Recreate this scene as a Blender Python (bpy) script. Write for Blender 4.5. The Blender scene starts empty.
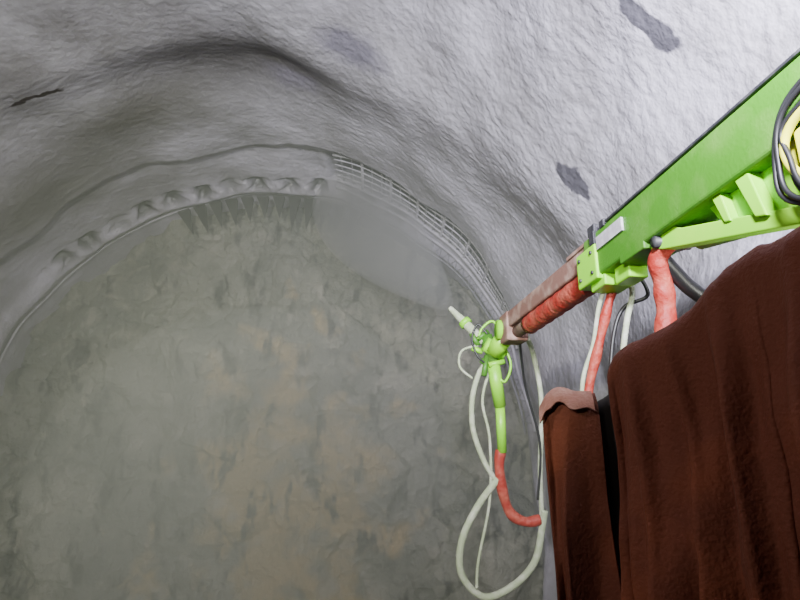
import bpy, math, bmesh
from mathutils import Vector, noise, Matrix
COL=bpy.context.collection
CAM=Vector((2.6,0,1.7)); P=math.radians(21)
cd=bpy.data.cameras.new('camera'); cam=bpy.data.objects.new('camera',cd); COL.objects.link(cam)
cam.location=CAM; cam.rotation_euler=(math.radians(90)+P,0,0); cd.lens=26; cd.sensor_width=36; cd.clip_start=.02
bpy.context.scene.camera=cam
# ------------------------------------------------------------ helpers
def mk(name,vs,fs,mat,smooth=True,parent=None,fix=False):
    me=bpy.data.meshes.new(name); me.from_pydata([tuple(v) for v in vs],[],fs); me.materials.append(mat)
    if smooth:
        for q in me.polygons: q.use_smooth=True
    if fix:
        bm=bmesh.new(); bm.from_mesh(me); bmesh.ops.recalc_face_normals(bm,faces=bm.faces[:]); bm.to_mesh(me); bm.free()
    o=bpy.data.objects.new(name,me); COL.objects.link(o)
    if parent: o.parent=parent
    return o
def empty(name,mat=None):
    o=bpy.data.objects.new(name,None); COL.objects.link(o)
    if mat is not None: o.matrix_world=mat
    return o
def simple(name,c,rough=.5,metal=0,c2=None,scale=6,bump=0,bscale=30,dist=.01,lo=.45,hi=.7):
    m=bpy.data.materials.new(name); m.use_nodes=True; nt=m.node_tree; b=nt.nodes['Principled BSDF']
    tc=nt.nodes.new('ShaderNodeTexCoord')
    n=nt.nodes.new('ShaderNodeTexNoise'); n.inputs['Scale'].default_value=scale; n.inputs['Detail'].default_value=6
    nt.links.new(tc.outputs['Object'],n.inputs['Vector'])
    cr=nt.nodes.new('ShaderNodeValToRGB'); cr.color_ramp.elements[0].position=lo; cr.color_ramp.elements[1].position=hi
    cr.color_ramp.elements[0].color=(*c,1); cr.color_ramp.elements[1].color=(*(c2 or c),1)
    nt.links.new(n.outputs['Fac'],cr.inputs['Fac']); nt.links.new(cr.outputs['Color'],b.inputs['Base Color'])
    b.inputs['Roughness'].default_value=rough; b.inputs['Metallic'].default_value=metal
    if bump:
        n2=nt.nodes.new('ShaderNodeTexNoise'); n2.inputs['Scale'].default_value=bscale; n2.inputs['Detail'].default_value=4
        nt.links.new(tc.outputs['Object'],n2.inputs['Vector'])
        bp=nt.nodes.new('ShaderNodeBump'); bp.inputs['Strength'].default_value=bump; bp.inputs['Distance'].default_value=dist
        nt.links.new(n2.outputs['Fac'],bp.inputs['Height']); nt.links.new(bp.outputs['Normal'],b.inputs['Normal'])
    return m
def box(name,xr,yr,zr,mat,parent=None,bev=.01,rot=None):
    vs=[Vector((x,y,z)) for x in xr for y in yr for z in zr]
    fs=[(0,1,3,2),(4,6,7,5),(0,4,5,1),(2,3,7,6),(0,2,6,4),(1,5,7,3)]
    o=mk(name,vs,fs,mat,False,parent,True)
    if bev:
        b=o.modifiers.new('b','BEVEL'); b.width=bev; b.segments=3
    return o
def prism(name,pts,x0,x1,mat,parent=None,bev=.006):
    n=len(pts); vs=[Vector((x0,a,b)) for a,b in pts]+[Vector((x1,a,b)) for a,b in pts]
    fs=[tuple(range(n)),tuple(range(2*n-1,n-1,-1))]+[(i,i+n,(i+1)%n+n,(i+1)%n) for i in range(n)]
    o=mk(name,vs,fs,mat,False,parent,True)
    if bev:
        b=o.modifiers.new('b','BEVEL'); b.width=bev; b.segments=2
    return o
def catmull(pts,k=10):
    P_=[Vector(p) for p in pts]; out=[]
    for i in range(len(P_)-1):
        a=P_[max(i-1,0)];b=P_[i];c=P_[i+1];d=P_[min(i+2,len(P_)-1)]
        for j in range(k):
            t=j/k; out.append(.5*((2*b)+(c-a)*t+(2*a-5*b+4*c-d)*t*t+(3*b-a-3*c+d)*t**3))
    out.append(P_[-1]); return out
def tube(name,pts,r,mat,parent=None,k=10,seg=12,straight=False,rf=None):
    q=[Vector(p) for p in pts] if straight else catmull(pts,k)
    vs=[];fs=[]; n=len(q); ref=None
    for i,p in enumerate(q):
        t=(q[min(i+1,n-1)]-q[max(i-1,0)]).normalized()
        if ref is None:
            ref=t.cross(Vector((.3,.2,1))).normalized()
        ref=(ref-t*ref.dot(t)).normalized(); b=t.cross(ref)
        rr=r if rf is None else r*rf(i/(n-1))
        for s in range(seg):
            a=2*math.pi*s/seg; vs.append(p+(ref*math.cos(a)+b*math.sin(a))*rr)
    for i in range(n-1):
        for s in range(seg):
            s2=(s+1)%seg; fs.append((i*seg+s,i*seg+s2,(i+1)*seg+s2,(i+1)*seg+s))
    fs.append(tuple(range(seg-1,-1,-1))); fs.append(tuple(range((n-1)*seg,n*seg)))
    o=mk(name,vs,fs,mat,True,parent); return o
# ------------------------------------------------------------ tunnel
def profa(a,r=5.0):
    return Vector((r*math.cos(a),0,3+r*math.sin(a))),Vector((-math.cos(a),0,-math.sin(a)))
def prof(t,r=5.0):
    side=3.0; arc=math.pi*5; L=2*side+arc; s=t*L
    if s<side: return Vector((-r,0,s)),Vector((1,0,0))
    if s<side+arc: return profa(math.pi-(s-side)/5,r)
    return Vector((r,0,3-(s-side-arc))),Vector((-1,0,0))
def sm(a,b,x):
    x=max(0,min(1,(x-a)/(b-a))); return x*x*(3-2*x)
def dbase(p):
    y=p.y+0.35*noise.noise(p*0.5)
    d=0.26*noise.noise(p*0.4)+0.09*noise.noise(p*1.0)
    d+=0.13*(1-sm(6.0,6.9,y)) + 0.17*(1-sm(8.65,8.8,y+.1*noise.noise(p*2)))
    d+=0.17*math.exp(-((p.y-10.05)/0.16)**2)
    q=p-Vector((.1,6.7,7.9)); d-=.34*math.exp(-(q.x*q.x/1.6+q.y*q.y/.5+q.z*q.z/1.0))
    return d
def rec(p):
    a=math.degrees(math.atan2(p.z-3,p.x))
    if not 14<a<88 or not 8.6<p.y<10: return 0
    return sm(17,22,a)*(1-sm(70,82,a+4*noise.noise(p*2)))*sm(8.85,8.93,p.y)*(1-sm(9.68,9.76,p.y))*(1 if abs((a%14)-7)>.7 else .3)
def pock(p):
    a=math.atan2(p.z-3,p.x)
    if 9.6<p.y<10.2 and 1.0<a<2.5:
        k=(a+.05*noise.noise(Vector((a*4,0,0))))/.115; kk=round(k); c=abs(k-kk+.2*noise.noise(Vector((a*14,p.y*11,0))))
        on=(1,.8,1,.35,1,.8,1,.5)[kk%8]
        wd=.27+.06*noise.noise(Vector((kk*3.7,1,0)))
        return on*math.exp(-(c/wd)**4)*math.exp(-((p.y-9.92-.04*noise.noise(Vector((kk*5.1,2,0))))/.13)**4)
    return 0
def shot(name,c1,c2,rough=.55,bump=.5,stains_and_shade=(),yel=None,attr=False):
    m=bpy.data.materials.new(name); m.use_nodes=True; nt=m.node_tree; b=nt.nodes['Principled BSDF']; L=nt.links.new
    tc=nt.nodes.new('ShaderNodeTexCoord')
    n1=nt.nodes.new('ShaderNodeTexNoise'); n1.inputs['Scale'].default_value=.9; n1.inputs['Detail'].default_value=9; n1.inputs['Roughness'].default_value=.66
    cr=nt.nodes.new('ShaderNodeValToRGB'); cr.color_ramp.elements[0].color=(*c1,1); cr.color_ramp.elements[1].color=(*c2,1)
    cr.color_ramp.elements[0].position=.36; cr.color_ramp.elements[1].position=.62
    L(tc.outputs['Object'],n1.inputs['Vector']); L(n1.outputs['Fac'],cr.inputs['Fac'])
    col=cr.outputs['Color']
    nw=nt.nodes.new('ShaderNodeTexNoise'); nw.inputs['Scale'].default_value=3.2; nw.inputs['Detail'].default_value=5
    L(tc.outputs['Object'],nw.inputs['Vector'])
    sub=nt.nodes.new('ShaderNodeVectorMath'); sub.operation='SUBTRACT'; sub.inputs[1].default_value=(.5,.5,.5); L(nw.outputs['Color'],sub.inputs[0])
    sc=nt.nodes.new('ShaderNodeVectorMath'); sc.operation='SCALE'; sc.inputs['Scale'].default_value=.42; L(sub.outputs[0],sc.inputs[0])
    ad=nt.nodes.new('ShaderNodeVectorMath'); ad.operation='ADD'; L(tc.outputs['Object'],ad.inputs[0]); L(sc.outputs[0],ad.inputs[1])
    def mixc(fac,c2):
        mx=nt.nodes.new('ShaderNodeMix'); mx.data_type='RGBA'; L(fac,mx.inputs['Factor']); L(col,mx.inputs[6]); mx.inputs[7].default_value=(*c2,1); return mx.outputs[2]
    for st in stains_and_shade:
        c,scl,r,dark=st[:4]; soft=st[4] if len(st)>4 else .12
        s=nt.nodes.new('ShaderNodeVectorMath'); s.operation='SUBTRACT'; s.inputs[1].default_value=c; L(ad.outputs[0],s.inputs[0])
        mu=nt.nodes.new('ShaderNodeVectorMath'); mu.operation='MULTIPLY'; mu.inputs[1].default_value=scl; L(s.outputs[0],mu.inputs[0])
        ln=nt.nodes.new('ShaderNodeVectorMath'); ln.operation='LENGTH'; L(mu.outputs[0],ln.inputs[0])
        mr=nt.nodes.new('ShaderNodeMapRange'); mr.inputs['From Min'].default_value=r*(1+soft); mr.inputs['From Max'].default_value=r*(1-soft); L(ln.outputs['Value'],mr.inputs['Value'])
        col=mixc(mr.outputs[0],dark)
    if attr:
        at=nt.nodes.new('ShaderNodeAttribute'); at.attribute_name='recess_shade'; col=mixc(at.outputs['Fac'],(.02,.02,.022))  # near-black painted in for shade inside recess and pockets
    if yel:
        n3=nt.nodes.new('ShaderNodeTexNoise'); n3.inputs['Scale'].default_value=1.3; n3.inputs['Detail'].default_value=6; L(tc.outputs['Object'],n3.inputs['Vector'])
        s=nt.nodes.new('ShaderNodeVectorMath'); s.operation='SUBTRACT'; s.inputs[1].default_value=(.5,10.8,1.8); L(ad.outputs[0],s.inputs[0])
        mu=nt.nodes.new('ShaderNodeVectorMath'); mu.operation='MULTIPLY'; mu.inputs[1].default_value=(.40,.1,.27); L(s.outputs[0],mu.inputs[0])
        ln=nt.nodes.new('ShaderNodeVectorMath'); ln.operation='LENGTH'; L(mu.outputs[0],ln.inputs[0])
        sb=nt.nodes.new('ShaderNodeMath'); sb.operation='MULTIPLY_ADD'; sb.inputs[1].default_value=-.3; L(ln.outputs['Value'],sb.inputs[0]); L(n3.outputs['Fac'],sb.inputs[2])
        r3=nt.nodes.new('ShaderNodeValToRGB'); r3.color_ramp.elements[0].position=.27; r3.color_ramp.elements[1].position=.42; L(sb.outputs[0],r3.inputs['Fac'])
        col=mixc(r3.outputs['Color'],yel)
        n4=nt.nodes.new('ShaderNodeTexNoise'); n4.inputs['Scale'].default_value=2.0; n4.inputs['Detail'].default_value=6
        mp=nt.nodes.new('ShaderNodeMapping'); mp.inputs['Scale'].default_value=(1.9,1,.6); L(tc.outputs['Object'],mp.inputs['Vector']); L(mp.outputs[0],n4.inputs['Vector'])
        r4=nt.nodes.new('ShaderNodeValToRGB'); r4.color_ramp.elements[0].position=.57; r4.color_ramp.elements[1].position=.66; L(n4.outputs['Fac'],r4.inputs['Fac'])
        col=mixc(r4.outputs['Color'],(.03,.03,.027))
        n5=nt.nodes.new('ShaderNodeTexNoise'); n5.inputs['Scale'].default_value=2.2; n5.inputs['Detail'].default_value=5
        mp=nt.nodes.new('ShaderNodeMapping'); mp.inputs['Location'].default_value=(5,3,1); L(tc.outputs['Object'],mp.inputs['Vector']); L(mp.outputs[0],n5.inputs['Vector'])
        r5=nt.nodes.new('ShaderNodeValToRGB'); r5.color_ramp.elements[0].position=.55; r5.color_ramp.elements[1].position=.75; L(n5.outputs['Fac'],r5.inputs['Fac'])
        col=mixc(r5.outputs['Color'],(.38,.37,.28))
    L(col,b.inputs['Base Color'])
    n2=nt.nodes.new('ShaderNodeTexNoise'); n2.inputs['Scale'].default_value=15; n2.inputs['Detail'].default_value=2; n2.inputs['Roughness'].default_value=.5
    L(tc.outputs['Object'],n2.inputs['Vector'])
    bp=nt.nodes.new('ShaderNodeBump'); bp.inputs['Strength'].default_value=bump; bp.inputs['Distance'].default_value=.05
    L(n2.outputs['Fac'],bp.inputs['Height']); L(bp.outputs['Normal'],b.inputs['Normal'])
    b.inputs['Roughness'].default_value=rough
    return m
dk=(.075,.072,.085)
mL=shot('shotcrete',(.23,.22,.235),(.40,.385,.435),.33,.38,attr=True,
  stains_and_shade=[((4.45,3.03,4.95),(.4,2.5,1.0),.26,dk),((4.45,4.90,4.88),(.4,2.1,.95),.25,dk),((4.15,2.9,5.35),(.45,2.8,1),.12,dk),
          ((-2.36,6.32,7.18),(1,9,1.0),.42,(.04,.03,.03)),((-4.9,9.9,4.2),(.6,3,.7),.3,(.06,.06,.055)),((-4.7,9.0,5.2),(.6,4,.8),.3,(.06,.06,.055)),
          ((.3,6.7,7.9),(.55,1.0,.5),.75,(.12,.115,.12),.7),((-1.6,7.4,7.5),(.5,1.3,.4),.6,(.13,.125,.12),.7),((-3.4,8.2,6.6),(.5,1.0,.4),.6,(.14,.135,.125),.7),  # this row paints the vault hollow's shade as broad soft patches
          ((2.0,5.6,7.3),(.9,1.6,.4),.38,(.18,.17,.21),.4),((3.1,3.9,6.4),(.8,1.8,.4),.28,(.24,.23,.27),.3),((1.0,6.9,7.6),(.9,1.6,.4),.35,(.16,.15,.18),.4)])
NT=420; ys=[-5+i*.25 for i in range(28)]+[2+i*.022 for i in range(415)]
vs=[];fs=[];recess_shade=[]
for y in ys:
    for i in range(NT+1):
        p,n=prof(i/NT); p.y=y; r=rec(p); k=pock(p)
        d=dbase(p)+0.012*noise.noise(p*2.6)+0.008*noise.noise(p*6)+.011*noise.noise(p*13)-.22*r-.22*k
        vs.append(p+n*d); recess_shade.append(min(1,.98*r+1.2*k))  # weight of the painted shade in mesh recess and girder pockets
W=NT+1
for j in range(len(ys)-1):
    for i in range(NT):
        a=j*W+i; fs.append((a,a+1,a+W+1,a+W))
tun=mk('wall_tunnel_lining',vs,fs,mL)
at=tun.data.attributes.new('recess_shade','FLOAT','POINT'); at.data.foreach_set('value',recess_shade)
mF=shot('face_rock',(.12,.128,.10),(.25,.255,.19),.7,.9,yel=(.44,.34,.15))
vs=[];fs=[]; NX,NZ=280,230
for j in range(NZ+1):
    z=-.05+j/NZ*8.3
    w=5.25 if z<3 else math.sqrt(max(0.01,5.25**2-(z-3)**2))
    for i in range(NX+1):
        q=Vector(((i/NX*2-1)*w,0,z))
        dd,pp=noise.voronoi(q*1.2+Vector((3,1,2))); c=noise.cell_vector(pp[0]*3)
        dd2,pp2=noise.voronoi(q*3.1+Vector((3,5,2))); c2=noise.cell_vector(pp2[0]*3)
        d=.4*noise.noise(q*.5)+.22*c.x+.13*c2.x+.18*(dd[1]-dd[0])+.07*noise.noise(q*3)+.03*noise.noise(q*8)
        vs.append(Vector((q.x,11.0-d,z)))
W2=NX+1
for j in range(NZ):
    for i in range(NX):
        a=j*W2+i; fs.append((a,a+W2,a+W2+1,a+1))
face=mk('wall_tunnel_face',vs,fs,mF)
mG=simple('muck_floor',(.08,.075,.06),.9,0,(.15,.14,.11),2,.6,8)
vs=[];fs=[];n1=70
for j in range(n1+1):
    for i in range(n1+1):
        x=-5+10*i/n1; y=-5+15.9*j/n1; p=Vector((x,y,0)); vs.append(Vector((x,y,-.04+.05*noise.noise(p*.8)-.02)))
for j in range(n1):
    for i in range(n1):
        a=j*(n1+1)+i; fs.append((a,a+1,a+n1+2,a+n1+1))
mk('floor',vs,fs,mG)
# ------------------------------------------------------------ wire mesh + girder + spiles
mSteel=simple('dusty_steel',(.18,.18,.19),.7,.1,(.28,.28,.29),5)
mSteelL=simple('cement_dusted_steel',(.36,.35,.38),.7,0,(.46,.45,.48),5)
def onwall(a,y,off):
    p,n=profa(a); p.y=y
    return p+n*(dbase(p)+off)
gir=empty('lattice_girder')
def arcbar(name,a0,a1,y,off,r,mat,par,n=120):
    tube(name,[onwall(a0+(a1-a0)*i/n,y,off) for i in range(n+1)],r,mat,par,straight=True,seg=8)
arcbar('chord_front',.02,1.3,9.82,.07,.03,mSteelL,gir)
arcbar('chord_rear',.02,math.pi-.02,10.3,.04,.022,mSteelL,gir)
arcbar('chord_inner',.02,1.25,10.05,.05,.02,mSteel,gir)
tube('lacing',[onwall(.05+1.2*i/60,(9.84,10.05)[i%2],.06) for i in range(61)],.014,mSteel,gir,straight=True,seg=6)
wm=empty('wire_mesh')
for i in range(24):
    a=math.radians(20+i*2.3)
    tube('cross_wire_%d'%i,[onwall(a,8.82+j*.1,.02) for j in range(10)],.015 if i%3 else .03,mSteel if i%3 else mSteelL,wm,straight=True,seg=6)
for j in range(6):
    y=8.86+j*.165
    tube('long_wire_%d'%j,[onwall(math.radians(18+i*1.2),y,.03) for i in range(48)],.014 if j%5 else .035,mSteelL,wm,straight=True,seg=6)
sp=empty('spiling_bars')
mSp=simple('spile_dark',(.010,.010,.009),.9,0,(.02,.02,.018),5)
for i in range(12):
    a=math.radians(111-i*3.8); p,n=profa(a,5-.17)
    ln=.62+.3*noise.noise(Vector((i*3.1,0,0)))
    y0=10.12
    t=Vector((math.sin(a),0,-math.cos(a)))
    w=.12
    vs=[p+Vector((0,y0,0))-t*w,p+Vector((0,y0,0))+t*w,p+Vector((0,y0+.12,0))+t*w,p+Vector((0,y0+.12,0))-t*w,p+n*ln+t*.06+Vector((0,y0+.05,0))]
    mk('bar_%d'%i,vs,[(0,1,2,3),(0,4,1),(1,4,2),(2,4,3),(3,4,0)],mSp,False,sp)
# ------------------------------------------------------------ dust haze
def volmat(name,dens,col,an=.2):
    m=bpy.data.materials.new(name); m.use_nodes=True; nt=m.node_tree; nt.nodes.remove(nt.nodes['Principled BSDF'])
    v=nt.nodes.new('ShaderNodeVolumeScatter'); v.inputs['Density'].default_value=dens; v.inputs['Color'].default_value=(*col,1); v.inputs['Anisotropy'].default_value=an
    nt.links.new(v.outputs[0],nt.nodes['Material Output'].inputs['Volume']); return m
ring=[]
for i in range(41):
    p,n=prof(i/40,4.5); p.z=max(.06,p.z if p.z<3 else 3+(p.z-3)*.82); ring.append(p)
N=len(ring); y0,y1=5.25,9.8
vs=[Vector((p.x,y0,p.z)) for p in ring]+[Vector((p.x,y1,p.z)) for p in ring]
fs=[tuple(range(N)),tuple(range(2*N-1,N-1,-1))]+[(i,i+N,(i+1)%N+N,(i+1)%N) for i in range(N)]
hz=mk('dust_haze',vs,fs,volmat('dust',.135,(.92,1,.86)),False,None,True)
def ell(name,a,b,r,mat,parent,asym=.35):
    a=Vector(a);b=Vector(b); t=(b-a).normalized(); u=t.cross(Vector((0,0,1))).normalized(); v=t.cross(u)
    L=(b-a).length/2; c=(a+b)/2; vs=[];fs=[]; n,m=24,32
    for i in range(n+1):
        th=math.pi*i/n
        s=-math.cos(th); rr=math.sin(th)*r*((1-asym)+asym*s)
        for j in range(m):
            ph=2*math.pi*j/m; vs.append(c+t*L*s+(u*math.cos(ph)+v*math.sin(ph))*rr)
    for i in range(n):
        for j in range(m):
            fs.append((i*m+j,i*m+(j+1)%m,(i+1)*m+(j+1)%m,(i+1)*m+j))
    o=mk(name,vs,fs,mat,True,parent)
    bm=bmesh.new(); bm.from_mesh(o.data); bmesh.ops.remove_doubles(bm,verts=bm.verts[:],dist=1e-5); bmesh.ops.recalc_face_normals(bm,faces=bm.faces[:]); bm.to_mesh(o.data); bm.free()
ell('spray_plume',(3.11,5.56,3.76),(1.5,8.9,7.1),.95,volmat('spray',.65,(.97,.98,1)),hz)
ell('rebound_cloud',(-1.8,7.5,1.9),(3.3,7.5,2.6),2.1,volmat('rebound',.15,(.97,1,.88)),hz,0)
# ------------------------------------------------------------ boom
A=Vector((4.12,1.78,3.145)); C=Vector((3.63,5.14,3.37))
dy=(C-A).normalized(); dx=dy.cross(Vector((0,0,1))).normalized(); dz=dx.cross(dy)
M=Matrix((dx,dy,dz)).transposed().to_4x4(); M.translation=A
boom=empty('shotcrete_spraying_boom',M)
mGreen=simple('green_paint',(.035,.15,.005),.5,0,(.09,.20,.03),4,.2,60,lo=.45,hi=.8)
mLime=simple('lime_paint',(.21,.60,.010),.4,0,(.27,.62,.02),5)
mRed=simple('red_sleeve',(.27,.018,.010),.6,0,(.38,.08,.05),8,.5,22,.03)
mBrown=simple('dusty_brown',(.17,.085,.065),.8,0,(.32,.22,.18),7,.4,40)
mBlack=simple('rubber',(.012,.012,.013),.45)
mHose=simple('cement_coated_hose',(.32,.37,.24),.8,0,(.47,.48,.40),12,.5,60)
mPlate=simple('label_plate',(.30,.28,.30),.5,0,(.45,.45,.45),20)
mDark=simple('dark_steel',(.03,.03,.035),.5,.4,(.08,.08,.08),10)
mYel=simple('yellow_paint',(.65,.65,.03),.4)
box('main_tube',(-.11,.11),(-2.6,1.62),(-.145,.135),mGreen,boom,.018)
box('top_flange',(-.122,.125),(-2.6,1.3),(.13,.145),mDark,boom,.004)
box('end_collar',(-.126,.126),(1.44,1.70),(-.17,.06),mLime,boom,.012)
box('collar_foot',(-.09,.09),(1.42,1.6),(-.215,-.13),mLime,boom,.01)
for i in range(4):
    tube('collar_bolt_%d'%i,[(-.136,1.49+.16*(i%2),-.12+.13*(i//2)),(-.122,1.49+.16*(i%2),-.12+.13*(i//2))],.012,mDark,boom,straight=True,seg=8)
box('inner_telescope',(-.085,.085),(1.5,3.3),(-.02,.125),mBrown,boom,.015)
box('telescope_guard',(-.1,.1),(1.48,1.9),(.11,.135),mBrown,boom,.006)
tube('telescope_sleeve',[(0,1.6+.05*i,-.075) for i in range(27)],.08,mRed,boom,straight=True,seg=20,rf=lambda t:1+.04*math.sin(t*45))
tube('telescope_rod',[(0,2.5,-.07),(0,3.35,-.06)],.055,mBrown,boom,straight=True,seg=20)
box('label',(-.124,-.106),(1.12,1.42),(.0,.08),mPlate,boom,0)
box('clamp_a',(-.12,.03),(1.44,1.53),(.12,.19),mDark,boom,.01)
box('clamp_b',(-.12,.0),(1.32,1.38),(.12,.17),mDark,boom,.01)
box('clamp_c',(-.127,-.095),(1.44,1.5),(.05,.14),mDark,boom,.005)
prism('lift_link',[(.98,-.1),(.98,-.17),(.85,-.22),(0,-.46),(-.5,-.61),(-.5,-.54),(0,-.39),(.7,-.17),(.8,-.11)],-.07,.0,mLime,boom)
prism('gusset_plate',[(.55,-.12),(.45,-.28),(.1,-.40),(-.1,-.38),(.05,-.12)],-.03,.06,mLime,boom)
prism('gusset_rib',[(.3,-.12),(.22,-.34),(.16,-.36),(.22,-.12)],-.09,-.03,mLime,boom)
prism('gusset_rib_front',[(.46,-.12),(.40,-.28),(.36,-.29),(.40,-.12)],-.08,-.03,mLime,boom)
prism('gusset_rib_rear',[(.02,-.12),(-.03,-.40),(-.09,-.42),(-.04,-.12)],-.09,-.03,mYel,boom)
tube('lift_cylinder',[(.07,.75,-.2),(.07,-.8,-.52)],.05,mLime,boom,straight=True,seg=20)
tube('lift_cylinder_rod',[(.07,.95,-.16),(.07,.7,-.21)],.028,mPlate,boom,straight=True,seg=16)
tube('pin',[(-.1,.88,-.17),(.1,.88,-.17)],.03,mDark,boom,straight=True,seg=16)
box('valve_block',(-.06,.06),(1.2,1.36),(-.24,-.12),mLime,boom,.012)
box('mount_bracket',(-.11,.1),(.95,1.2),(-.175,-.12),mGreen,boom,.008)
for i,(o,s) in enumerate([(0,.0),(.02,.03),(.03,-.03),(.01,.06)]):
    tube('hydraulic_hose_%d'%i,[(-.11-o,-.45,.0+s),(-.13-o,-.08,-.08+s),(-.13-o,-.03+s,-.25),(-.13-o,-.08+s,-.40),(-.1-o,-.3,-.5)],.010,mBlack,boom)
tube('hydraulic_hose_yellow',[(-.12,-.5,-.05),(-.15,-.10,-.12),(-.15,-.06,-.3),(-.1,-.3,-.5)],.016,mYel,boom)
box('yellow_valve_cover',(-.13,-.10),(-.3,-.06),(-.3,-.14),mYel,boom,.01)
box('tip_bracket',(-.1,.1),(3.2,3.42),(-.14,.13),mBrown,boom,.02)
tube('tip_rotator',[(-.13,3.4,0),(.13,3.4,0)],.09,mLime,boom,straight=True,seg=24)
Mi=M.inverted()
def wt(name,pts,r,mat,rf=None): tube(name,[Mi@Vector(p) for p in pts],r,mat,boom,rf=rf)
wt('red_sleeved_hose',[(4.0,2.6,3.06),(3.95,2.73,2.99),(3.98,2.80,2.86),(3.99,2.84,2.72),(3.96,2.85,2.5),(3.98,2.85,1.9)],.052,mRed,lambda t:1+.07*math.sin(t*30))
wt('black_hose',[(3.93,2.72,3.02),(4.02,2.76,2.93),(4.12,2.79,2.83),(4.25,2.8,2.76),(4.45,2.7,2.72)],.04,mBlack)
wt('red_strap',[(3.95,3.35,3.1),(3.90,3.40,2.95),(3.84,3.48,2.72),(3.77,3.56,2.45),(3.7,3.6,2.1)],.03,mRed,lambda t:1+.12*math.sin(t*25))
wt('grey_hose_a',[(3.96,3.2,3.12),(4.03,3.3,3.02),(3.99,3.35,2.85),(3.95,3.4,2.6),(3.93,3.42,2.2)],.018,mHose)
wt('grey_hose_b',[(4.05,3.25,3.14),(4.12,3.3,3.0),(4.0,3.38,2.95),(3.93,3.42,2.8),(3.88,3.46,2.5),(3.85,3.5,2.1)],.012,mBlack)
wt('black_hose_b',[(3.9,3.3,3.12),(3.86,3.42,2.98),(3.82,3.5,2.75),(3.74,3.56,2.5),(3.72,3.6,2.1)],.014,mHose)
# ------------------------------------------------------------ nozzle
nz=empty('spray_nozzle')
def cyl(name,a,b,r,mat,rf=None): tube(name,[a,b] if rf is None else [Vector(a).lerp(Vector(b),i/10) for i in range(11)],r,mat,nz,straight=True,seg=20,rf=rf)
cyl('swivel_body',(3.60,5.2,3.34),(3.50,5.36,3.22),.085,mLime)
cyl('swivel_motor',(3.42,5.35,3.30),(3.60,5.42,3.22),.07,mLime)
cyl('tilt_motor',(3.44,5.40,3.40),(3.52,5.44,3.12),.06,mGreen)
cyl('nozzle_barrel',(3.42,5.42,3.34),(3.24,5.5,3.58),.045,mHose)
cyl('nozzle_tip',(3.24,5.5,3.58),(3.11,5.54,3.74),.042,mHose,lambda t:1-.45*t)
cyl('nozzle_ring',(3.27,5.48,3.54),(3.24,5.49,3.58),.062,mLime)
cyl('feed_elbow',(3.50,5.42,3.12),(3.57,5.60,2.75),.06,mLime)
cyl('feed_pipe',(3.57,5.60,2.75),(3.59,5.75,2.33),.045,mLime)
for i,(a,b) in enumerate([((3.36,5.38,3.36),(3.46,5.4,3.44)),((3.55,5.4,3.4),(3.62,5.42,3.2)),((3.38,5.42,3.16),(3.5,5.44,3.08)),((3.3,5.42,3.28),(3.4,5.42,3.24)),((3.3,5.4,3.42),(3.36,5.4,3.3)),((3.45,5.38,3.1),(3.6,5.4,3.14)),((3.4,5.4,3.0),(3.44,5.42,3.2))]):
    cyl('fitting_%d'%i,a,b,.026,mLime if i%2 else mGreen)
tube('control_hose_a',[(3.45,5.36,3.4),(3.36,5.36,3.5),(3.30,5.38,3.36),(3.34,5.38,3.2),(3.42,5.4,3.12)],.010,mBlack,nz)
tube('control_hose_b',[(3.58,5.3,3.4),(3.50,5.32,3.52),(3.40,5.36,3.46),(3.36,5.38,3.36)],.012,mLime,nz)
tube('control_hose_c',[(3.60,5.36,3.3),(3.66,5.38,3.1),(3.60,5.44,2.95),(3.52,5.46,3.05)],.012,mLime,nz)
ho=empty('concrete_hose')
tube('red_hose_section',[(3.58,5.76,2.35),(3.56,5.80,2.2),(3.60,5.9,1.95),(3.68,5.98,1.77),(3.82,6.0,1.70),(3.96,6.0,1.72)],.05,mRed,ho,rf=lambda t:1+.08*math.sin(t*22))
tube('upper_loop',[(3.45,5.42,3.15),(3.36,5.49,3.03),(3.30,5.58,2.8),(3.31,5.68,2.53),(3.42,5.79,2.24),(3.56,5.87,2.03)],.026,mHose,ho)
tube('lower_loop',[(3.56,5.83,2.1),(3.36,5.94,1.85),(3.20,6.06,1.53),(3.20,6.18,1.22),(3.42,6.26,1.02),(3.71,6.22,1.13),(3.91,6.13,1.35),(3.98,6.01,1.67),(4.0,5.95,1.8)],.034,mHose,ho)
tube('thin_loop',[(3.48,5.45,3.1),(3.40,5.58,2.8),(3.47,5.71,2.44),(3.47,5.92,1.9),(3.36,6.13,1.35),(3.34,6.2,1.1)],.014,mHose,ho)
tube('air_line',[(3.36,5.4,3.3),(3.2,5.42,3.25),(3.18,5.45,3.1),(3.3,5.5,3.0)],.012,mHose,ho)
tube('return_line',[(3.75,5.0,3.25),(3.89,5.40,3.2),(3.97,5.58,2.8),(3.96,5.82,2.17),(3.98,6.0,1.75)],.024,mHose,ho)
tube('return_line_thin',[(3.7,5.1,3.25),(3.80,5.45,2.9),(3.95,5.7,2.4),(3.93,5.9,1.9)],.012,mBlack,ho)
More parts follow.
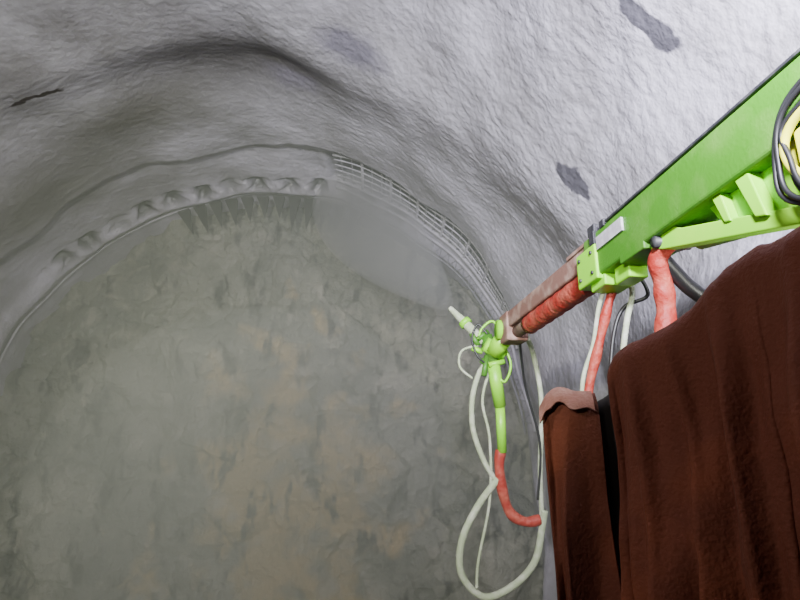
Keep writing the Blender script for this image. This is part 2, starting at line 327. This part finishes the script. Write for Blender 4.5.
# ------------------------------------------------------------ tarp
mT=simple('rust_canvas',(.12,.025,.009),.85,0,(.28,.066,.022),2.0,.5,90)
mGapShade=simple('gap_shade',(.012,.006,.005),.9)  # near-black, stands in for shade inside the tarp gap
mTh=simple('canvas_lit_edge',(.30,.13,.10),.85,0,(.46,.26,.22),9,.5,90)  # paler canvas tone painted for light on the flap's top edge
def sheet(name,ridge,flare,back,seed,parent=None,amp=.03,mat=None,hmax=None):
    q=catmull(ridge,26); vs=[];fs=[]; n=len(q); rows=[]
    L=0
    for i,p in enumerate(q):
        if i: L+=(p-q[i-1]).length
        t=(q[min(i+1,n-1)]-q[max(i-1,0)]); t.z=0; t.normalize()
        nn=Vector((t.y,-t.x,0))
        if nn.x>0: nn=-nn
        wob=.012*noise.noise(Vector((L*9,seed,0)))+.006*noise.noise(Vector((L*25,seed,0)))
        R=p+Vector((0,0,wob))
        col=[]
        H=R.z-.03
        if back:
            for k in range(14):
                h=H*(1-k/14.); col.append(R-nn*(back+.05*h*.3)+Vector((0,0,-h)))
            for k in range(6):
                f=k/6.; col.append(R-nn*back*(1-f)-Vector((0,0,.05*math.cos(f*math.pi/2)+.02*math.sin(f*math.pi))))
        NF=60; HH=hmax*(1+.7*noise.noise(Vector((L*18,seed,3)))) if hmax else H
        for k in range(NF+1):
            h=HH*(k/NF)**1.4
            ramp=sm(0,.35,h)
            s1=math.sin(L*20+seed+1.8*noise.noise(Vector((L*3,h*1.2,seed)))); s1=1-2*abs(s1)**.8 
            fo=amp*s1+.35*amp*math.sin(L*61+2*seed+1.5*h)
            fo+=.07*noise.noise(Vector((L*4,h*2.0,seed+4)))+.014*noise.noise(Vector((L*14,h*9,seed+4)))
            cur=.03*math.sin(min(1,h/.05)*math.pi/2)
            col.append(R+nn*(cur+flare*h+fo*(.15+.85*ramp)*min(1,h/.04))+Vector((0,0,-h)))
        rows.append(col)
    m=len(rows[0])
    for c in rows: vs+=c
    for i in range(n-1):
        for k in range(m-1):
            a=i*m+k; fs.append((a,a+1,a+m+1,a+m))
    o=mk(name,vs,fs,mat or mT,True,parent)
    s=o.modifiers.new('s','SOLIDIFY'); s.thickness=.008; s.offset=0
    return o
tarp=sheet('canvas_tarp',[(3.18,1.55,2.09),(3.215,1.51,2.14),(3.31,1.34,2.18),(3.35,1.275,2.235),(3.40,1.18,2.275),(3.43,1.07,2.275),(3.6,.6,2.34),(3.75,.1,2.34)],.10,.45,1.3)
sheet('corner_flap',[(3.04,1.80,2.03),(3.08,1.79,2.08),(3.14,1.76,2.07),(3.195,1.75,2.07)],.06,0,4.1,tarp,.018)
sheet('gap_shade_sheet',[(3.12,1.88,2.04),(3.2,1.84,2.04),(3.3,1.72,2.08),(3.42,1.6,2.1)],.05,.1,2.1,tarp,.01,mGapShade)  # black sheet added to paint the shade between flap and tarp
sheet('lit_hem',[(3.035,1.79,2.035),(3.075,1.775,2.083),(3.14,1.745,2.073),(3.18,1.735,2.073)],.3,0,4.1,tarp,.006,mTh,.055)  # hem strip coloured lighter as if lit from behind
# ------------------------------------------------------------ lights
def area(name,loc,tgt,e,size,col,spread=180):
    l=bpy.data.lights.new(name,'AREA'); l.energy=e; l.size=size; l.color=col; l.spread=math.radians(spread)
    o=bpy.data.objects.new(name,l); COL.objects.link(o); o.location=loc
    o.rotation_euler=(Vector(tgt)-Vector(loc)).to_track_quat('-Z','Y').to_euler()
area('work_light',(3.2,.1,3.5),(5.4,3.6,5.6),640,.35,(.86,.86,1),120)
area('work_light.001',(.8,-1.5,3.0),(.2,10,3.6),400,.3,(.98,1,.87),86)
area('work_light.002',(4.6,1.6,2.3),(4.0,2.6,3.3),25,.2,(1,1,.9))
area('tarp_fill',(1.0,.6,3.0),(3.4,1.6,1.9),9,.15,(1,.95,.88),110)  # added fill lamp to brighten the tarp, no real fixture
w=bpy.data.worlds.new('w'); bpy.context.scene.world=w; w.use_nodes=True; w.node_tree.nodes['Background'].inputs[0].default_value=(.6,.62,.6,1); w.node_tree.nodes['Background'].inputs[1].default_value=.15
